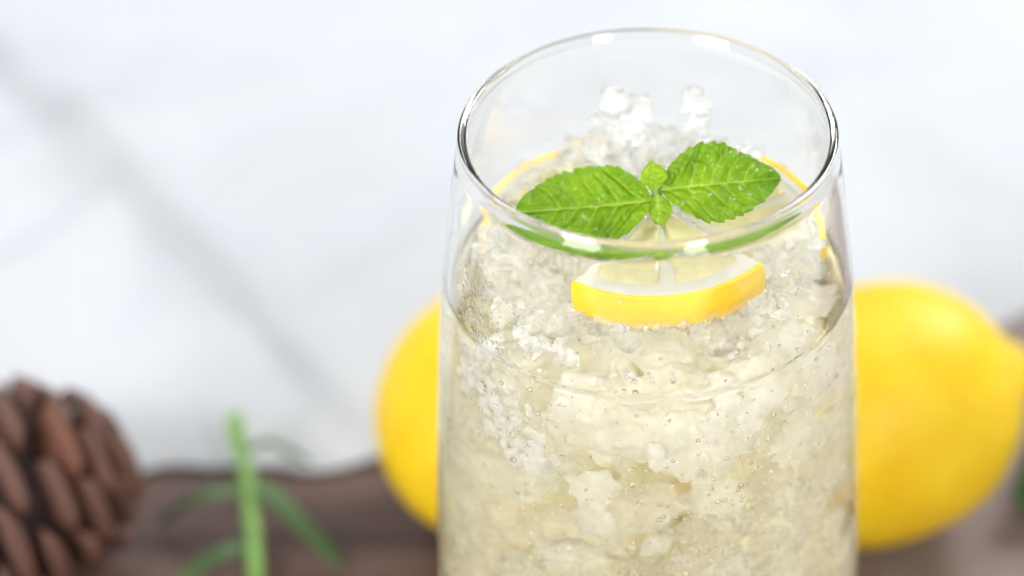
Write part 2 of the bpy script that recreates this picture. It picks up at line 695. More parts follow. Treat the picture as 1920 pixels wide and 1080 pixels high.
def build_drink():
    prof = [(0.0, BASE_T - 0.00015)]
    for z in np.concatenate([np.linspace(BASE_T + 0.0004, 0.022, 10), np.linspace(0.024, WATER + 0.0015, 60)]):
        prof.append((r_in(z) + OV, z))
    # meniscus
    zt = WATER + 0.0015
    R = r_in(zt)
    for d, dz in ((0.00005, 0.00135), (0.0002, 0.00110), (0.0004, 0.00085), (0.0007, 0.0006), (0.0011, 0.00038), (0.0016, 0.0002), (0.0024, 0.00008), (0.0036, 0.00002), (0.005, 0)):
        prof.append((R - d, WATER + dz))
    for r in np.linspace(0.034, 0.002, 18):
        prof.append((r, WATER))
    prof.append((0, WATER))
    o = lathe('lemonade', prof, 160, M_liquid)
    # faint ripple around the floating ice
    for v in o.data.vertices:
        if v.co.z > WATER - 0.0002 and math.hypot(v.co.x, v.co.y) < R - 0.002:
            v.co.z += 0.0005 * mnoise.noise(Vector((v.co.x * 90, v.co.y * 90, 3)))
    tag(o, 'pale yellow lemon drink filling the tumbler up to a thin waterline', 'drink')
    return o


drink = build_drink()


# ------------------------------------------------------------------ ice
def lump(c, r, sub=ICO2, squash=0.35, rough=0.25, freq=1.3):
    v, f = sub
    s = np.array([1 + rng.uniform(-squash, squash), 1 + rng.uniform(-squash, squash), 1 + rng.uniform(-squash, squash)])
    off = Vector(rng.uniform(-50, 50, 3))
    k = np.array([1 + rough * mnoise.noise(Vector(p) * freq + off) * 1.6 for p in v])
    # chop by a few planes for a broken look
    w = v * k[:, None]
    for _ in range(4):
        n = rng.normal(size=3)
        n /= np.linalg.norm(n)
        d = rng.uniform(0.55, 0.85)
        t = w @ n
        w = w - np.where(t > d, (t - d) * 0.9, 0)[:, None] * n
    w = (w * s * r) @ rot_rand().T
    return w + np.array(c), f


def remeshed(name, items, mat, voxel, smooth_it=2, disp=0.0004, tex_scale=0.004, parent=None):
    o = join_instances(name, items, mat)
    m = o.modifiers.new('r', 'REMESH')
    m.mode = 'VOXEL'
    m.voxel_size = voxel
    m.use_smooth_shade = True
    sm = o.modifiers.new('s', 'SMOOTH')
    sm.iterations = smooth_it
    sm.factor = 0.5
    if disp > 0:
        tx = bpy.data.textures.new('ice_noise', 'CLOUDS')
        tx.noise_scale = tex_scale
        tx.noise_depth = 3
        d = o.modifiers.new('d', 'DISPLACE')
        d.texture = tx
        d.strength = disp
        d.mid_level = 0.5
        d.texture_coords = 'LOCAL'
    bpy.context.view_layer.update()
    dg = bpy.context.evaluated_depsgraph_get()
    me = bpy.data.meshes.new_from_object(o.evaluated_get(dg))
    me.name = name
    o.modifiers.clear()
    old = o.data
    o.data = me
    bpy.data.meshes.remove(old)
    if not me.materials:
        me.materials.append(mat)
    me.polygons.foreach_set('use_smooth', [True] * len(me.polygons))
    return o


def ice_top(x, y):
    """height of the crushed-ice heap (above the table)"""
    r = math.hypot(x, y)
    base = H - 0.0255
    base += 0.004 * np.clip(y / 0.03, -1, 1)
    # dip at the front centre where the lemon piece sits
    base -= 0.0085 * math.exp(-((x - 0.002) / 0.022) ** 2 - ((y + 0.022) / 0.018) ** 2)
    base -= 0.006 * math.exp(-((x + 0.020) / 0.011) ** 2 - ((y + 0.026) / 0.012) ** 2)
    base += 0.004 * math.exp(-((x - 0.031) / 0.010) ** 2 - ((y + 0.004) / 0.018) ** 2)
    base += 0.003 * math.exp(-((x + 0.031) / 0.009) ** 2 - ((y + 0.002) / 0.012) ** 2)
    base -= 0.0065 * math.exp(-((x - 0.022) / 0.016) ** 2 - ((y - 0.010) / 0.016) ** 2)
    base -= 0.0040 * math.exp(-((x + 0.024) / 0.012) ** 2 - ((y - 0.014) / 0.014) ** 2)
    base += 0.0012 * mnoise.noise(Vector((x * 120, y * 120, 0)))
    return base


def scatter_ice():
    top, sub = [], []
    # the heap standing above the drink
    for i in range(330):
        for _ in range(20):
            a, q = rng.uniform(0, 2 * math.pi), math.sqrt(rng.uniform(0, 1))
            r = rng.choice([0.0022, 0.0028, 0.0034, 0.0042, 0.0055], p=[.16, .22, .26, .22, .14])
            R = 0.0372 - r * 0.9
            x, y = R * q * math.cos(a), R * q * math.sin(a)
            zt = ice_top(x, y) - r * 0.7
            z = zt - abs(rng.normal(0, 0.0035))
            if z > WATER - 0.003:
                break
        else:
            continue
        if math.hypot(x, y) > 0.0265 and y < -0.008 and z < WATER + 0.0055:
            continue
        z = max(z, WATER - 0.002)
        top.append(lump((x, y, z), r, ICO2, 0.3, 0.3, 1.6))
    for i in range(330):
        a, q = rng.uniform(0, 2 * math.pi), math.sqrt(rng.uniform(0, 1))
        r = abs(rng.normal(0.0007, 0.0004)) + 0.0004
        x, y = (0.0372 - r) * q * math.cos(a), (0.0372 - r) * q * math.sin(a)
        z = ice_top(x, y) + rng.normal(-0.0002, 0.0008)
        if z > WATER + 0.0012:
            top.append(lump((x, y, z), r, ICO2, 0.4, 0.5, 2.2))
    for i in range(46):
        a = math.radians(rng.uniform(-134, -46) + 4)
        r = rng.uniform(0.0006, 0.0016)
        rr = 0.0285 + rng.uniform(-0.0010, 0.0010)
        x, y = 0.0025 + rr * math.cos(a), 0.0050 + rr * math.sin(a)
        top.append(lump((x, y, H - 0.0301 + 0.07 * (x - 0.0025) + rng.normal(-0.0004, 0.0005)), r, ICO2, 0.4, 0.5, 2.2))
    return top


top_items = scatter_ice()
heap = remeshed('crushed_ice', top_items, M_ice_top, 0.00045, 3, 0.0006, 0.0018)
tag(heap, 'heap of wet crushed ice standing above the drink in the tumbler', 'ice', kind='stuff')


def submerged():
    items = []
    for i in range(420):
        r = rng.choice([0.0024, 0.0036, 0.0052, 0.0078], p=[.25, .25, .25, .25])
        z = WATER - 0.004 - 0.106 * rng.uniform(0, 1) ** 1.0
        if z > WATER - 0.003 - r * 1.35:
            z = WATER - 0.003 - r * 1.35
        R = r_in(z) - 0.0007 - r * 1.05
        a, q = rng.uniform(0, 2 * math.pi), rng.uniform(0.12, 1) ** 0.5
        x, y = R * q * math.cos(a), R * q * math.sin(a)
        if y < 0 and math.hypot(x, y) > 0.021:          # clear liquid just behind the waterline
            z = min(z, WATER - 0.0048 - r * 1.35)
        items.append(lump((x, y, z), r, ICO3, 0.35, 0.5, 2.4))
    return items


subice = remeshed('submerged_ice', submerged(), M_ice_sub, 0.0006, 6, 0.0006, 0.0028)
tag(subice, 'crushed ice packed under the surface of the lemon drink', 'ice', kind='stuff')


def build_bubbles():
    items = []
    v0, f0 = ICO2
    clusters = [(math.radians(rng.uniform(185, 355)), rng.uniform(0.05, WATER - 0.012)) for _ in range(18)]
    clusters += [(math.radians(267), WATER - 0.043), (math.radians(268), WATER - 0.048), (math.radians(283), WATER - 0.036), (math.radians(286), WATER - 0.040), (math.radians(277), WATER - 0.047), (math.radians(277), WATER - 0.052)] * 2
    for i in range(900):
        if i < 620:
            a0, z0 = clusters[i % len(clusters)]
            a = a0 + rng.normal(0, 0.07)
            z = z0 + rng.normal(0, 0.004)
        else:
            a = math.radians(rng.uniform(180, 360))
            z = rng.uniform(0.045, WATER - 0.002)
        z = min(z, WATER - 0.001)
        r = min(0.0007, abs(rng.normal(0.00022, 0.00016)) + 0.0001)
        R = r_in(z) - r * 1.3 - abs(rng.normal(0, 0.0009)) - 0.0001
        items.append((v0 * r + np.array([R * math.cos(a), R * math.sin(a), z]), f0))
    o = join_instances('bubbles', items, M_bubble, drink)
    o['kind'] = 'stuff'


build_bubbles()


OCT = (np.array([(1, 0, 0), (-1, 0, 0), (0, 1, 0), (0, -1, 0), (0, 0, 1), (0, 0, -1)], float),
       np.array([(0, 2, 4), (2, 1, 4), (1, 3, 4), (3, 0, 4), (2, 0, 5), (1, 2, 5), (3, 1, 5), (0, 3, 5)]))


def build_splinters():
    """fine splinters of ice drifting near the glass"""
    items = []
    v0, f0 = OCT
    for i in range(260):
        a = math.radians(rng.uniform(175, 365))
        z = rng.uniform(0.045, WATER - 0.0015)
        L = rng.uniform(0.0003, 0.0011)
        w = rng.uniform(0.00006, 0.0002)
        R = r_in(z) - 0.0008 - 0.006 * rng.uniform(0, 1) ** 1.3
        tilt = rng.normal(0.35, 0.7)
        d = Vector((-math.sin(a) * math.cos(tilt), math.cos(a) * math.cos(tilt), math.sin(tilt)))
        Rm = np.array(rot_to(d, (math.cos(a) + rng.normal(0, .5), math.sin(a) + rng.normal(0, .5), rng.normal(0, .5))))
        v = (v0 * np.array([L, w * rng.uniform(0.8, 2.5), w])) @ Rm.T
        items.append((v + np.array([R * math.cos(a), R * math.sin(a), z]), f0))
    # a silvery sheet of trapped air at the upper left
    for i in range(20):
        u = rng.uniform(-1, 1)
        c = Vector((-0.0275, -0.0255, WATER - 0.0145)) + Vector((0.0078 * u, -0.0055 * u, -0.0068 * u)) + Vector(rng.normal(0, 1, 3)) * 0.0017
        rr = math.hypot(c.x, c.y)
        if rr > r_in(c.z) - 0.0012:
            c = Vector((c.x * (r_in(c.z) - 0.0013) / rr, c.y * (r_in(c.z) - 0.0013) / rr, c.z))
        L = rng.uniform(0.0005, 0.0017)
        Rm = np.array(rot_to((1, rng.normal(-0.5, 0.5), rng.normal(-0.6, 0.4)), (rng.normal(0, .25), rng.normal(-0.05, .25), 1)))
        items.append(((v0 * np.array([L, L * rng.uniform(0.3, 0.8), L * 0.12])) @ Rm.T + np.array(c), f0))
    flakes = []  # white flakes put in as painted specular glints
    for i in range(900):
        a = math.radians(rng.uniform(175, 365))
        z = WATER - 0.0040 - 0.085 * rng.uniform(0, 1) ** 1.5
        R = r_in(z) - 0.0008 - 0.004 * rng.uniform(0, 1) ** 1.5
        L = 0.00012 + abs(rng.normal(0, 0.00028))
        v = (v0 * np.array([L, L * rng.uniform(0.3, 0.9), L * rng.uniform(0.15, 0.5)])) @ rot_rand().T
        flakes.append((v + np.array([R * math.cos(a), R * math.sin(a), z]), f0))
    o = join_instances('glint_flakes', flakes, M_ice_glint)
    tag(o, 'tiny white ice flakes painting glints near the glass wall in the drink', 'ice', kind='stuff')
    o = join_instances('ice_splinters', items, M_splinter)
    o.data.polygons.foreach_set('use_smooth', [False] * len(o.data.polygons))
    tag(o, 'fine glinting splinters and air films close to the glass wall inside the drink', 'ice', kind='stuff')


build_splinters()


def ice_block(loc, r, squash, rot, mat, label, seed, jag=0.17):
    global rng
    keep, rng = rng, np.random.default_rng(seed)
    v, f = lump((0, 0, 0), 1.0, ico(5), 0.05, 0.30, 1.3)
    v = v * (1 + jag * np.array([mnoise.noise(Vector(p) * 3.1 + Vector((seed, 0, 0))) + 0.6 * mnoise.noise(Vector(p) * 7.3) + 0.35 * mnoise.noise(Vector(p) * 15) for p in v]))[:, None]
    rng = keep
    v = v * np.array(squash) * r
    o = mesh_obj('ice_block', v, f, mat)
    o.location = loc
    o.rotation_euler = rot
    tag(o, label, 'ice block')
    return o


def highlight_streak(p0, p1, n, r, mat, label, seed, jit=0.0024):
    """a drawn-out cluster of white ice painting a window highlight between two points"""
    global rng
    keep, rng = rng, np.random.default_rng(seed)
    items = []
    A, B = np.array(p0), np.array(p1)
    mid = (A + B) / 2
    for i in range(n):
        u = rng.uniform(0, 1)
        c = A + (B - A) * u + rng.normal(0, 1, 3) * jit * (0.5 + math.sin(math.pi * u))
        rr = math.hypot(c[0], c[1])
        lim = r_in(c[2]) - 0.0016
        if rr > lim:
            c[:2] *= lim / rr
        items.append(lump(c - mid, r * rng.uniform(0.35, 1.1), ICO2, 0.45, 0.5, 2.0))
    o = remeshed('ice_highlight', items, mat, 0.0003, 4, 0.0009, 0.0016)
    rng = keep
    o.location = mid
    tag(o, label, 'ice chunk')
    return o


highlight_streak((-0.0345, -0.0175, WATER - 0.0085), (-0.0205, -0.0335, WATER - 0.0215), 130, 0.0016, M_ice_glint,
           'white ice chunk painting a window highlight under the waterline at the left of the glass', 3)
highlight_streak((-0.0245, -0.0230, WATER + 0.0035), (-0.0160, -0.0290, WATER + 0.0008), 26, 0.0016, M_ice_highlight,
           'small white ice chunk painting a window highlight just above the waterline left of the lemon wedge', 4, 0.0010)
ice_block((0.0070, -0.0290, WATER - 0.050), 0.0125, (0.8, 0.6, 1.1), (0.1, 0.15, 0.3), M_ice_block, 'large clear ice block low in the drink, ringed with bubbles', 5)
ice_block((-0.0110, -0.0300, WATER - 0.054), 0.0100, (0.9, 0.6, 1.0), (0.3, -0.2, 0.1), M_ice_block, 'clear ice block low in the drink left of the bubble cluster', 6)
ice_block((0.0240, -0.0240, WATER - 0.046), 0.0110, (0.8, 0.6, 1.0), (0.1, 0.5, 0.6), M_ice_block, 'clear ice block near the right wall of the glass', 7)


# single lumps of ice one can tell apart
def ice_lump(loc, r, sz, label, mat=M_ice_lump, n=9):
    items = []
    for i in range(n):
        u = i / max(1, n - 1)
        c = np.array([rng.normal(0, 0.45), rng.normal(0, 0.40), rng.uniform(-0.8, 0.9)])
        c[:2] *= (1 - 0.55 * max(0, c[2]))
        c = c * r * np.array(sz)
        items.append(lump(c, r * rng.uniform(0.38, 0.6), ICO2, 0.3, 0.35, 1.6))
    o = remeshed('ice_lump', items, mat, 0.0004, 5, 0.0006, 0.0020)
    o.location = loc
    tag(o, label, 'ice lump', 'loose ice lumps on top of the heap')
    return o


ice_lump((-0.0055, 0.0215, H - 0.0135), 0.0060, (1.0, 0.9, 1.25), 'large pointed lump of ice rising behind the left mint leaf', n=13)
ice_lump((0.0095, 0.0255, H - 0.0122), 0.0034, (0.8, 0.8, 1.9), 'small ice lump standing behind the base of the right mint leaf', n=12)
ice_lump((-0.0185, 0.0080, H - 0.0200), 0.0036, (1.1, 0.9, 0.8), 'glinting ice chip just behind the tip half of the left mint leaf', M_ice_clear, 6)
ice_lump((0.0165, -0.0080, H - 0.0225), 0.0021, (1, 1, 0.9), 'tiny clear ice bead lying on the pale pulp below the right mint leaf', M_ice_clear, 4)


# ------------------------------------------------------------------ lemon slices
def lemon_slice(loc, rot, R, th, a0, a1, label, peel=M_peel, nseg=10, rt=0.0011):
    """flat wedge of a lemon wheel; angles in degrees, apex at the origin"""
    root = empty('lemon_slice', loc, rot)
    tag(root, label, 'lemon slice', 'lemon slices among the ice')
    A0, A1 = math.radians(a0), math.radians(a1)
    full = abs(a1 - a0) >= 359.9
    na = max(24, int(abs(a1 - a0) / 3))
    ang = np.linspace(A0, A1, na)

    def arc_solid(name, r0, r1, zt, mat, bulge=0.0, inset=0.0):
        verts, faces = [], []
        sec = []
        nz = 6
        for k in range(nz + 1):
            u = k / nz
            b = bulge * (1 - (2 * u - 1) ** 2)
            sec.append((r1 + b, -zt / 2 + zt * u))
        m = 5
        for k in range(1, m):
            sec.append((r1 + (r0 - r1) * k / m, zt / 2 + 0.00008 * math.sin(k * 2.1)))
        for k in range(nz + 1):
            u = k / nz
            sec.append((r0, zt / 2 - zt * u))
        for k in range(1, m):
            sec.append((r0 + (r1 - r0) * k / m, -zt / 2))
        n = len(sec)
        for a in ang:
            wob = 1 + 0.010 * mnoise.noise(Vector((math.cos(a) * 2, math.sin(a) * 2, R * 900)))
            for (r, z) in sec:
                verts.append((r * wob * math.cos(a), r * wob * math.sin(a), z))
        for i in range(na - 1):
            for k in range(n):
                l = (k + 1) % n
                faces.append((i * n + k, (i + 1) * n + k, (i + 1) * n + l, i * n + l))
        if not full:
            faces.append(tuple(range(n)))
            faces.append(tuple((na - 1) * n + k for k in reversed(range(n))))
        o = mesh_obj(name, verts, faces, mat, root)
        fix_normals(o)
        sh = o.data
        try:
            sh.set_sharp_from_angle(angle=math.radians(40))
        except Exception:
            pass
        return o

    arc_solid('rind', R - rt, R, th, peel, 0.0004)
    arc_solid('pith', R - 0.0030, R - rt - 0.00002, th - 0.0003, M_pith)
    arc_solid('membrane', 0.0006, R - 0.0031, th * 0.86, M_pith)
    # juicy segments proud of the membranes
    n = max(1, round(abs(a1 - a0) / (360 / nseg)))
    step = (A1 - A0) / n
    for i in range(n):
        s0, s1 = A0 + step * i, A0 + step * (i + 1)
        am = (s0 + s1) / 2
        ra, rb = 0.0022, R - 0.0033
        verts, faces = [], []
        nu, nv = 12, 14
        for zsgn in (1, -1):
            for v_ in range(nv + 1):
                for u_ in range(nu + 1):
                    fu, fv = u_ / nu, v_ / nv
                    rr = ra + (rb - ra) * fv
                    half = (step / 2) - 0.00028 / max(rr, 0.003)
                    # rounded outer corners
                    half *= math.sqrt(max(0.0, 1 - max(0.0, (fv - 0.80) / 0.24) ** 2.6))
                    a = am + half * (2 * fu - 1)
                    edge = min(fu, 1 - fu, fv, 1 - fv) * 2
                    zz = th / 2 - 0.0005 + 0.0007 * math.sqrt(min(1, edge * 2.2))
                    zz += 0.00018 * mnoise.noise(Vector((rr * math.cos(a) * 500, rr * math.sin(a) * 500, i)))
                    if edge == 0:
                        zz = 0.0
                    verts.append((rr * math.cos(a), rr * math.sin(a), zsgn * zz))
        N = (nu + 1) * (nv + 1)
        for k in range(2):
            for v_ in range(nv):
                for u_ in range(nu):
                    q = k * N + v_ * (nu + 1) + u_
                    f = (q, q + 1, q + nu + 2, q + nu + 1)
                    faces.append(f if k == 0 else tuple(reversed(f)))
        o = mesh_obj('segment', verts, faces, M_pulp, root)
        bm = bmesh.new()
        bm.from_mesh(o.data)
        bmesh.ops.remove_doubles(bm, verts=bm.verts, dist=1e-6)
        bmesh.ops.recalc_face_normals(bm, faces=bm.faces)
        bm.to_mesh(o.data)
        bm.free()
    return root


# front wedge: rind faces the camera
lemon_slice((0.0025, 0.0050, H - 0.0258), (math.radians(3), math.radians(-4), math.radians(5)), 0.0285, 0.0073, -90 - 43, -90 + 41,
            'bright lemon wedge with its yellow rind facing forward below the mint')
# back right half wheel
lemon_slice((0.0088, 0.0004, H - 0.0266), (math.radians(4), math.radians(2), 0), 0.0275, 0.006, -6, 56,
            'pale lemon slice lying under the right mint leaf, rind along the right wall', M_peel, 10, 0.0013)
# back left half wheel, half sunk in the ice
lemon_slice((-0.0060, 0.0035, H - 0.0305), (math.radians(3), math.radians(3), 0), 0.0290, 0.006, 100, 186,
            'lemon slice sunk in ice behind the left mint leaf, tan rind showing', M_peel2, 10, 0.0016)


# ------------------------------------------------------------------ mint
def mint_leaf(name, parent, base, direction, normal, L, Wd, nlat=6, fold=0.22, droop=0.10, teeth=10, seed=0, tipdeep=0.6, nu=200, nv=64, cup=0.0, skew=0.0, young=0.0):
    Rm = rot_to(direction, normal)
    verts, vein, along = [], [], []

    def width(t):
        w = (math.sin(math.pi * min(1, t) ** 0.86)) ** (1.15 if young else 0.74) if 0 < t < 1 else 0
        return w * Wd / 2

    sl = 0.27  # forward sweep of lateral veins, in units of L at the margin
    tis = [0.06 + 0.74 * (k / (nlat)) ** 0.95 for k in range(nlat)]
    for i in range(nu + 1):
        t = i / nu
        for j in range(nv + 1):
            s = -1 + 2 * j / nv
            side = 1 if s > 0 else -1
            a = abs(s)
            w = width(t)
            ph = (t * teeth + (0.3 if side > 0 else 0.0) + 0.15 * math.sin(t * 17 + seed)) % 1.0
            saw = (ph ** 0.8 if ph < 0.88 else (1 - ph) / 0.12 * 0.88 ** 0.8) - 0.5
            mw = w * (1 + ((0.10 if not young else 0.0) * saw * a ** 5) * (1 if 0.06 < t < 0.985 else 0)) * (1 + skew * side)
            # lateral veins
            d = 9.0
            stag = 0.03 if side > 0 else 0.0
            for k, ti in enumerate(tis):
                tv = ti + stag + sl * a ** 1.25 * (1 - 0.25 * ti) * (0.9 + 0.2 * math.sin(seed + k * 2.3))
                d = min(d, abs(t - tv) * L * 0.80)
            d_mid = a * max(w, 1e-6)
            lat = math.exp(-(d / (0.00013 * (1.25 - 0.6 * a))) ** 2) * (1 - 0.35 * a)
            mid = math.exp(-(d_mid / (0.00028 * (1.2 - 0.85 * t))) ** 2)
            vv = max(lat * 0.72, mid)
            # relief: veins sunk, tissue blistered between them
            bl = 1 - math.exp(-(d / 0.0010) ** 2)
            pk = 0.25 if young else 1.0
            z = pk * 0.00075 * bl * min(1, d_mid / 0.0012) - 0.00012 * lat
            z += pk * 0.00060 * mnoise.noise(Vector((t * L * 380, s * w * 380, seed * 3.1))) * min(1, d_mid / 0.001)
            z += fold * abs(s) * w * (1 - 0.55 * a) - 0.0
            z -= droop * L * (t ** 2.2)
            z += cup * (a ** 2) * w
            z += pk * 0.0009 * math.sin(t * 9 + seed + side * 1.3) * a ** 2
            y = s * mw
            x = t * L + 0.05 * L * (0.2 * math.sin(t * 3)) - 0.0
            y += 0.035 * L * math.sin(t * 2.4 + seed)
            verts.append(Rm @ Vector((x, y, z)) + Vector(base))
            vein.append(vv * (1 - 0.75 * young))
            along.append(-young if young else min(1, max(0, (t - 0.25) * tipdeep)))
    faces = []
    n = nv + 1
    for i in range(nu):
        for j in range(nv):
            q = i * n + j
            faces.append((q, q + n, q + n + 1, q + 1))
    # give the blade its thickness
    N = len(verts)
    nz = Rm @ Vector((0, 0, 1))
    verts += [v - nz * 0.00022 for v in verts]
    faces += [tuple(q + N for q in reversed(f)) for f in faces]
    rim = [j for j in range(n)] + [i * n + nv for i in range(1, nu + 1)] + [nu * n + j for j in range(nv - 1, -1, -1)] + [i * n for i in range(nu - 1, 0, -1)]
    for a_, b_ in zip(rim, rim[1:] + rim[:1]):
        faces.append((b_, a_, a_ + N, b_ + N))
    o = mesh_obj(name, verts, faces, M_mint, parent)
    point_attr(o, 'vein', vein + vein)
    point_attr(o, 'along', along + along)
    return o


def tube(name, pts, radii, mat, parent=None, seg=12):
    verts, faces = [], []
    P = [Vector(p) for p in pts]
    for i, p in enumerate(P):
        d = (P[min(i + 1, len(P) - 1)] - P[max(i - 1, 0)]).normalized()
        u = d.cross(Vector((0.13, 0.31, 0.94))).normalized()
        w = d.cross(u)
        for k in range(seg):
            a = 2 * math.pi * k / seg
            verts.append(p + (u * math.cos(a) + w * math.sin(a)) * radii[i])
    for i in range(len(P) - 1):
        for k in range(seg):
            l = (k + 1) % seg
            faces.append((i * seg + k, i * seg + l, (i + 1) * seg + l, (i + 1) * seg + k))
    faces.append(tuple(range(seg)))
    faces.append(tuple((len(P) - 1) * seg + k for k in reversed(range(seg))))
    o = mesh_obj(name, verts, faces, mat, parent)
    fix_normals(o)
    return o


MB = Vector((0.0012, -0.0035, H - 0.0135))


def build_mint():
    root = empty('mint_sprig', MB)
    tag(root, 'fresh green mint sprig with two large leaves resting on the ice in the tumbler', 'mint sprig')
    l1 = mint_leaf('leaf', root, (-0.0004, -0.0006, 0.0), (-1.0, -0.10, -0.05), (-0.08, -0.50, 0.86), 0.0275, 0.0172, 5, 0.26, 0.06, 13, 1.0, 0.35)
    l2 = mint_leaf('leaf', root, (0.0012, 0.0, 0.0006), (0.98, 0.12, 0.16), (-0.10, -0.55, 0.83), 0.0245, 0.0168, 5, 0.28, 0.14, 11, 2.6, 0.8)
    s1 = mint_leaf('young_leaf', root, (-0.0002, 0.0002, 0.0006), (-0.05, 0.30, 0.95), (0.05, -0.93, 0.2), 0.0068, 0.0054, 4, 0.35, -0.02, 7, 4.0, 0.0, 70, 30, young=1.0)
    s1b = mint_leaf('young_leaf', root, (0.0002, 0.0014, 0.0006), (0.22, 0.25, 0.93), (0.0, -0.93, 0.2), 0.0054, 0.0046, 4, 0.35, -0.02, 6, 5.0, 0.0, 70, 30, young=1.0)
    s2 = mint_leaf('young_leaf', root, (0.0006, -0.0010, 0.0010), (0.16, -0.72, -0.62), (0.15, -0.62, 0.78), 0.0068, 0.0052, 4, -0.2, 0.15, 6, 6.0, 0.4, 70, 30, young=0.5)
    tube('stem', [(0.0006, 0.0008, 0.0012), (0.0006, 0.0006, -0.001), (0.0004, 0.001, -0.004), (0.001, 0.002, -0.008)], [0.0008, 0.0011, 0.0010, 0.0009], M_stem, root)


build_mint()


# ------------------------------------------------------------------ whole lemons
def whole_lemon(loc, axis, R, L, label, seed, button=True):
    prof = []
    n = 60
    for i in range(n + 1):
        u = i / n
        x = -1 + 2 * u
        r = (max(0, 1 - abs(x) ** 2.25)) ** 0.56
        prof.append((x * L * 0.90, r * R))
    pts = []
    for x, r in prof:
        # nipple at the far end, low collar at the stem end
        nip = math.exp(-((x - L * 0.905) / (L * 0.085)) ** 2)
        r2 = max(r, R * 0.0) + 0.0
        if x > 0.70 * L:
            r2 = max(r2, R * 0.29 * math.sqrt(max(0, 1 - ((x - L * 0.80) / (L * 0.20)) ** 2)) if abs(x - L * 0.80) < L * 0.20 else 0)
        pts.append((x, r2))
    for k in range(1, 9):
        x = L * 0.90 + L * 0.10 * k / 8
        pts.append((x, R * 0.29 * math.sqrt(max(0, 1 - ((x - L * 0.80) / (L * 0.20)) ** 2))))
    pts[0] = (pts[0][0], 0)
    pts[-1] = (pts[-1][0], 0)
    root = empty('lemon', loc)
    root.rotation_euler = Vector(axis).to_track_quat('X', 'Z').to_euler()
    tag(root, label, 'lemon', 'whole lemons behind the tumbler')
    # lathe about X
    seg = 64
    verts, faces, rings = [], [], []
    for x, r in pts:
        if r < 1e-7:
            rings.append([len(verts)])
            verts.append((x, 0, 0))
        else:
            b = len(verts)
            for k in range(seg):
                a = 2 * math.pi * k / seg
                w = 1 + 0.035 * mnoise.noise(Vector((x * 45, math.cos(a) * 1.6 + seed, math.sin(a) * 1.6)))
                verts.append((x, r * w * math.cos(a), r * w * math.sin(a)))
            rings.append(list(range(b, b + seg)))
    for A, B in zip(rings, rings[1:]):
        for k in range(seg):
            l = (k + 1) % seg
            if len(A) == 1: faces.append((A[0], B[k], B[l]))
            elif len(B) == 1: faces.append((A[l], A[k], B[0]))
            else: faces.append((A[k], B[k], B[l], A[l]))
    body = mesh_obj('peel', verts, faces, M_peel, root)
    fix_normals(body)
    sm = body.modifiers.new('s', 'SMOOTH')
    sm.iterations = 6
    if not button:
        return root
    b = lathe('stem_button', [(0, -0.001), (0.0028, -0.001), (0.0032, 0.0004), (0.002, 0.0012), (0, 0.0010)], 14, M_button, root)
    b.rotation_euler = (0, math.radians(-90), 0)
    b.location = (-L * 0.90, 0, 0)
    return root


whole_lemon((0.0576, 0.0695, 0.0345), (0.93, 0.36, 0.06), 0.0334, 0.0450, 'large lemon showing on the right of the tumbler, its pointed tip at the frame edge', 1)
whole_lemon((-0.0348, 0.0750, 0.0330), (0.50, 0.86, 0.02), 0.0330, 0.044, 'lemon peeking out from behind the left side of the tumbler', 5, False)


# ------------------------------------------------------------------ pine cone
def scale_mesh():
    secs = [(0.0, .16, .10), (0.25, .24, .10), (0.5, .42, .13), (0.7, .56, .20), (0.85, .60, .28), (0.95, .56, .32), (1.0, .42, .22)]
    n = 12
    verts, faces = [], []
    for x, w, t in secs:
        zc = 0.10 * x * x
        for k in range(n):
            a = 2 * math.pi * k / n
            c, s = math.cos(a), math.sin(a)
            verts.append((x, w * math.copysign(abs(c) ** 0.8, c), zc + t * math.copysign(abs(s) ** 0.9, s)))
    m = len(secs)
    for i in range(m - 1):
        for k in range(n):
            l = (k + 1) % n
            faces.append((i * n + k, (i + 1) * n + k, (i + 1) * n + l, i * n + l))
    faces.append(tuple(range(n)))
    tip = len(verts)
    verts.append((1.04, 0, 0.12))
    for k in range(n):
        faces.append(((m - 1) * n + k, tip, (m - 1) * n + (k + 1) % n))
    return verts, faces


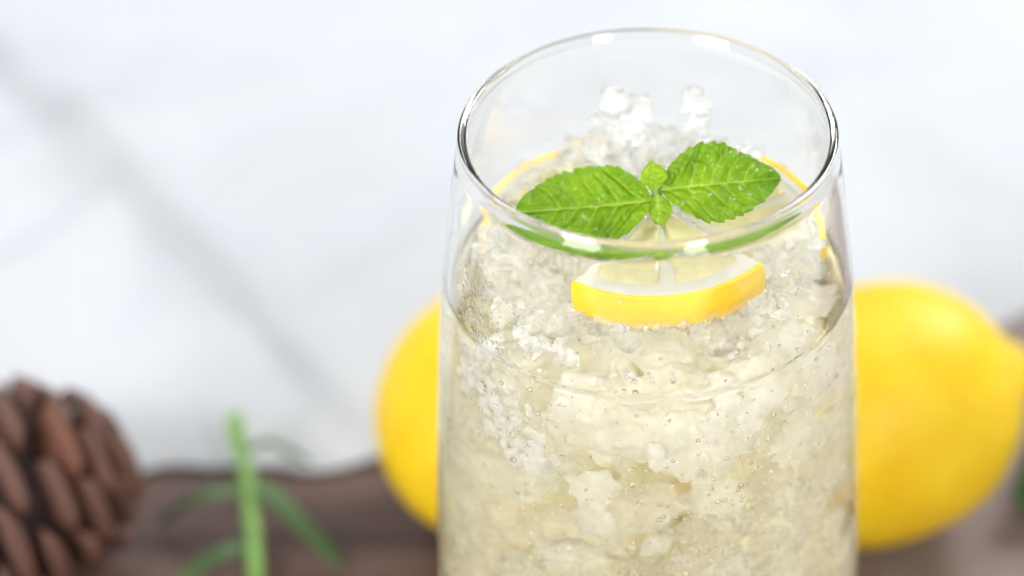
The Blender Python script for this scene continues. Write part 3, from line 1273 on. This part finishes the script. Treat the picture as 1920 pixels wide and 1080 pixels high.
def build_cone():
    loc = (-0.1605, 0.0455, 0.0268)
    root = empty('pine_cone', loc)
    axis = Vector((0.84, 0.50, 0.10)).normalized()
    root.rotation_euler = (axis.to_track_quat('Z', 'Y') @ Euler((0, 0, math.radians(15))).to_quaternion()).to_euler()
    tag(root, 'brown open pine cone lying on the wood at the left edge', 'pine cone')
    lathe('core', [(0, -0.024), (0.017, -0.0225), (0.0205, -0.008), (0.0180, 0.008), (0.010, 0.018), (0, 0.025)], 24, M_core, root)
    sv, sf = scale_mesh()
    first = mesh_obj('scale', sv, sf, M_scale, root)
    fix_normals(first)
    red = first.data.copy()
    red.materials.clear()
    red.materials.append(M_scale_red)
    N = 66
    ga = math.radians(137.508)
    for i in range(N):
        u = i / (N - 1)
        z = -0.024 + 0.047 * u ** 0.95
        o = first if i == 0 else first.copy()
        if i:
            COL.objects.link(o)
            o.parent = root
        if random.random() < 0.15:
            o.data = red
        a = i * ga
        rc = 0.004 + 0.003 * math.sin(math.pi * min(1, 0.15 + u * 0.85))
        ln = 0.0205 * (math.sin(math.pi * (0.22 + 0.70 * u)) ** 0.75) + 0.004
        lift = math.radians(-8 + 78 * u ** 1.3)      # angle from the horizontal towards the tip
        ln *= random.uniform(0.90, 1.0)
        lift += random.uniform(-0.06, 0.06)
        a += random.uniform(-0.05, 0.05)
        er = Vector((math.cos(a), math.sin(a), 0))
        dirv = er * math.cos(lift) + Vector((0, 0, 1)) * math.sin(lift)
        nrm = -er * math.sin(lift) + Vector((0, 0, 1)) * math.cos(lift)
        Rm = rot_to(dirv, -nrm).to_4x4()
        w = (0.0205 - 0.0065 * u) * random.uniform(0.92, 1.08)
        o.matrix_local = Matrix.Translation(er * rc + Vector((0, 0, z))) @ Rm @ Matrix.Diagonal((ln, w, w * 0.46, 1))


build_cone()


# ------------------------------------------------------------------ green sprig on the table
def blade(name, pts, width, mat, parent, twist=0.0):
    """narrow leaf along a polyline, gently folded, with thickness"""
    P = [Vector(p) for p in pts]
    # resample
    Q = []
    m = 24
    for i in range(m + 1):
        u = i / m * (len(P) - 1)
        k = min(int(u), len(P) - 2)
        f = u - k
        p0, p1, p2, p3 = P[max(k - 1, 0)], P[k], P[k + 1], P[min(k + 2, len(P) - 1)]
        Q.append(0.5 * ((2 * p1) + (p2 - p0) * f + (2 * p0 - 5 * p1 + 4 * p2 - p3) * f * f + (3 * p1 - p0 - 3 * p2 + p3) * f ** 3))
    verts, faces = [], []
    n = 8
    for i, p in enumerate(Q):
        t = i / m
        d = (Q[min(i + 1, m)] - Q[max(i - 1, 0)]).normalized()
        side = d.cross(Vector((0, math.sin(twist), math.cos(twist)))).normalized()
        nz = side.cross(d).normalized()
        w = width / 2 * (min(1, t * 6 + 0.25)) * math.sqrt(max(0.0, 1 - t ** 5)) + 0.0001
        th = 0.0005 + 0.12 * w
        for k in range(n):
            a = 2 * math.pi * k / n
            verts.append(p + side * (w * math.cos(a)) + nz * (th * math.sin(a) + 0.35 * w * abs(math.cos(a))))
    for i in range(m):
        for k in range(n):
            l = (k + 1) % n
            faces.append((i * n + k, i * n + l, (i + 1) * n + l, (i + 1) * n + k))
    faces.append(tuple(range(n)))
    faces.append(tuple(m * n + k for k in reversed(range(n))))
    o = mesh_obj(name, verts, faces, mat, parent)
    fix_normals(o)
    return o


def build_sprig():
    root = empty('green_sprig')
    tag(root, 'thin green herb sprig with narrow leaves lying beside the pine cone', 'herb sprig')
    tube('stem', [(-0.0975, 0.028, 0.004), (-0.0993, 0.0401, 0.006), (-0.1015, 0.0533, 0.008), (-0.1045, 0.069, 0.012), (-0.1070, 0.0755, 0.0165)],
         [0.0019, 0.0021, 0.0020, 0.0021, 0.0015], M_stem, root)
    blade('leaf', [(-0.1062, 0.0735, 0.015), (-0.1077, 0.0775, 0.0185), (-0.1088, 0.0830, 0.021), (-0.1094, 0.0862, 0.020)], 0.0043, M_stem, root)
    blade('leaf', [(-0.1025, 0.0655, 0.0115), (-0.1124, 0.0625, 0.013), (-0.120, 0.0630, 0.009), (-0.1277, 0.0620, 0.002)], 0.0043, M_blade, root)
    blade('leaf', [(-0.1030, 0.0665, 0.0115), (-0.0975, 0.0630, 0.012), (-0.0889, 0.0563, 0.007), (-0.0780, 0.0460, 0.0025)], 0.0050, M_blade, root)
    blade('leaf', [(-0.1050, 0.0760, 0.015), (-0.1009, 0.0813, 0.014), (-0.0955, 0.0810, 0.011), (-0.0895, 0.0795, 0.008)], 0.0026, M_blade, root)
    blade('leaf', [(-0.1005, 0.0485, 0.007), (-0.1067, 0.0465, 0.008), (-0.114, 0.0440, 0.005), (-0.1215, 0.0400, 0.002)], 0.0043, M_blade, root)


build_sprig()

# the broad leaf behind the right lemon, cut by the frame
lf = empty('broad_leaf')
tag(lf, 'dark green broad leaf lying on the table at the right frame edge behind the lemon', 'leaf')
blade('leaf_blade', [(0.1030, 0.0600, 0.004), (0.1090, 0.0710, 0.013), (0.1150, 0.0850, 0.017), (0.124, 0.100, 0.012)], 0.020, M_dkleaf, lf)
tube('leaf_stalk', [(0.1030, 0.0600, 0.004), (0.1035, 0.055, 0.0024), (0.1050, 0.049, 0.0015)], [0.0011, 0.001, 0.0009], M_stem, lf)
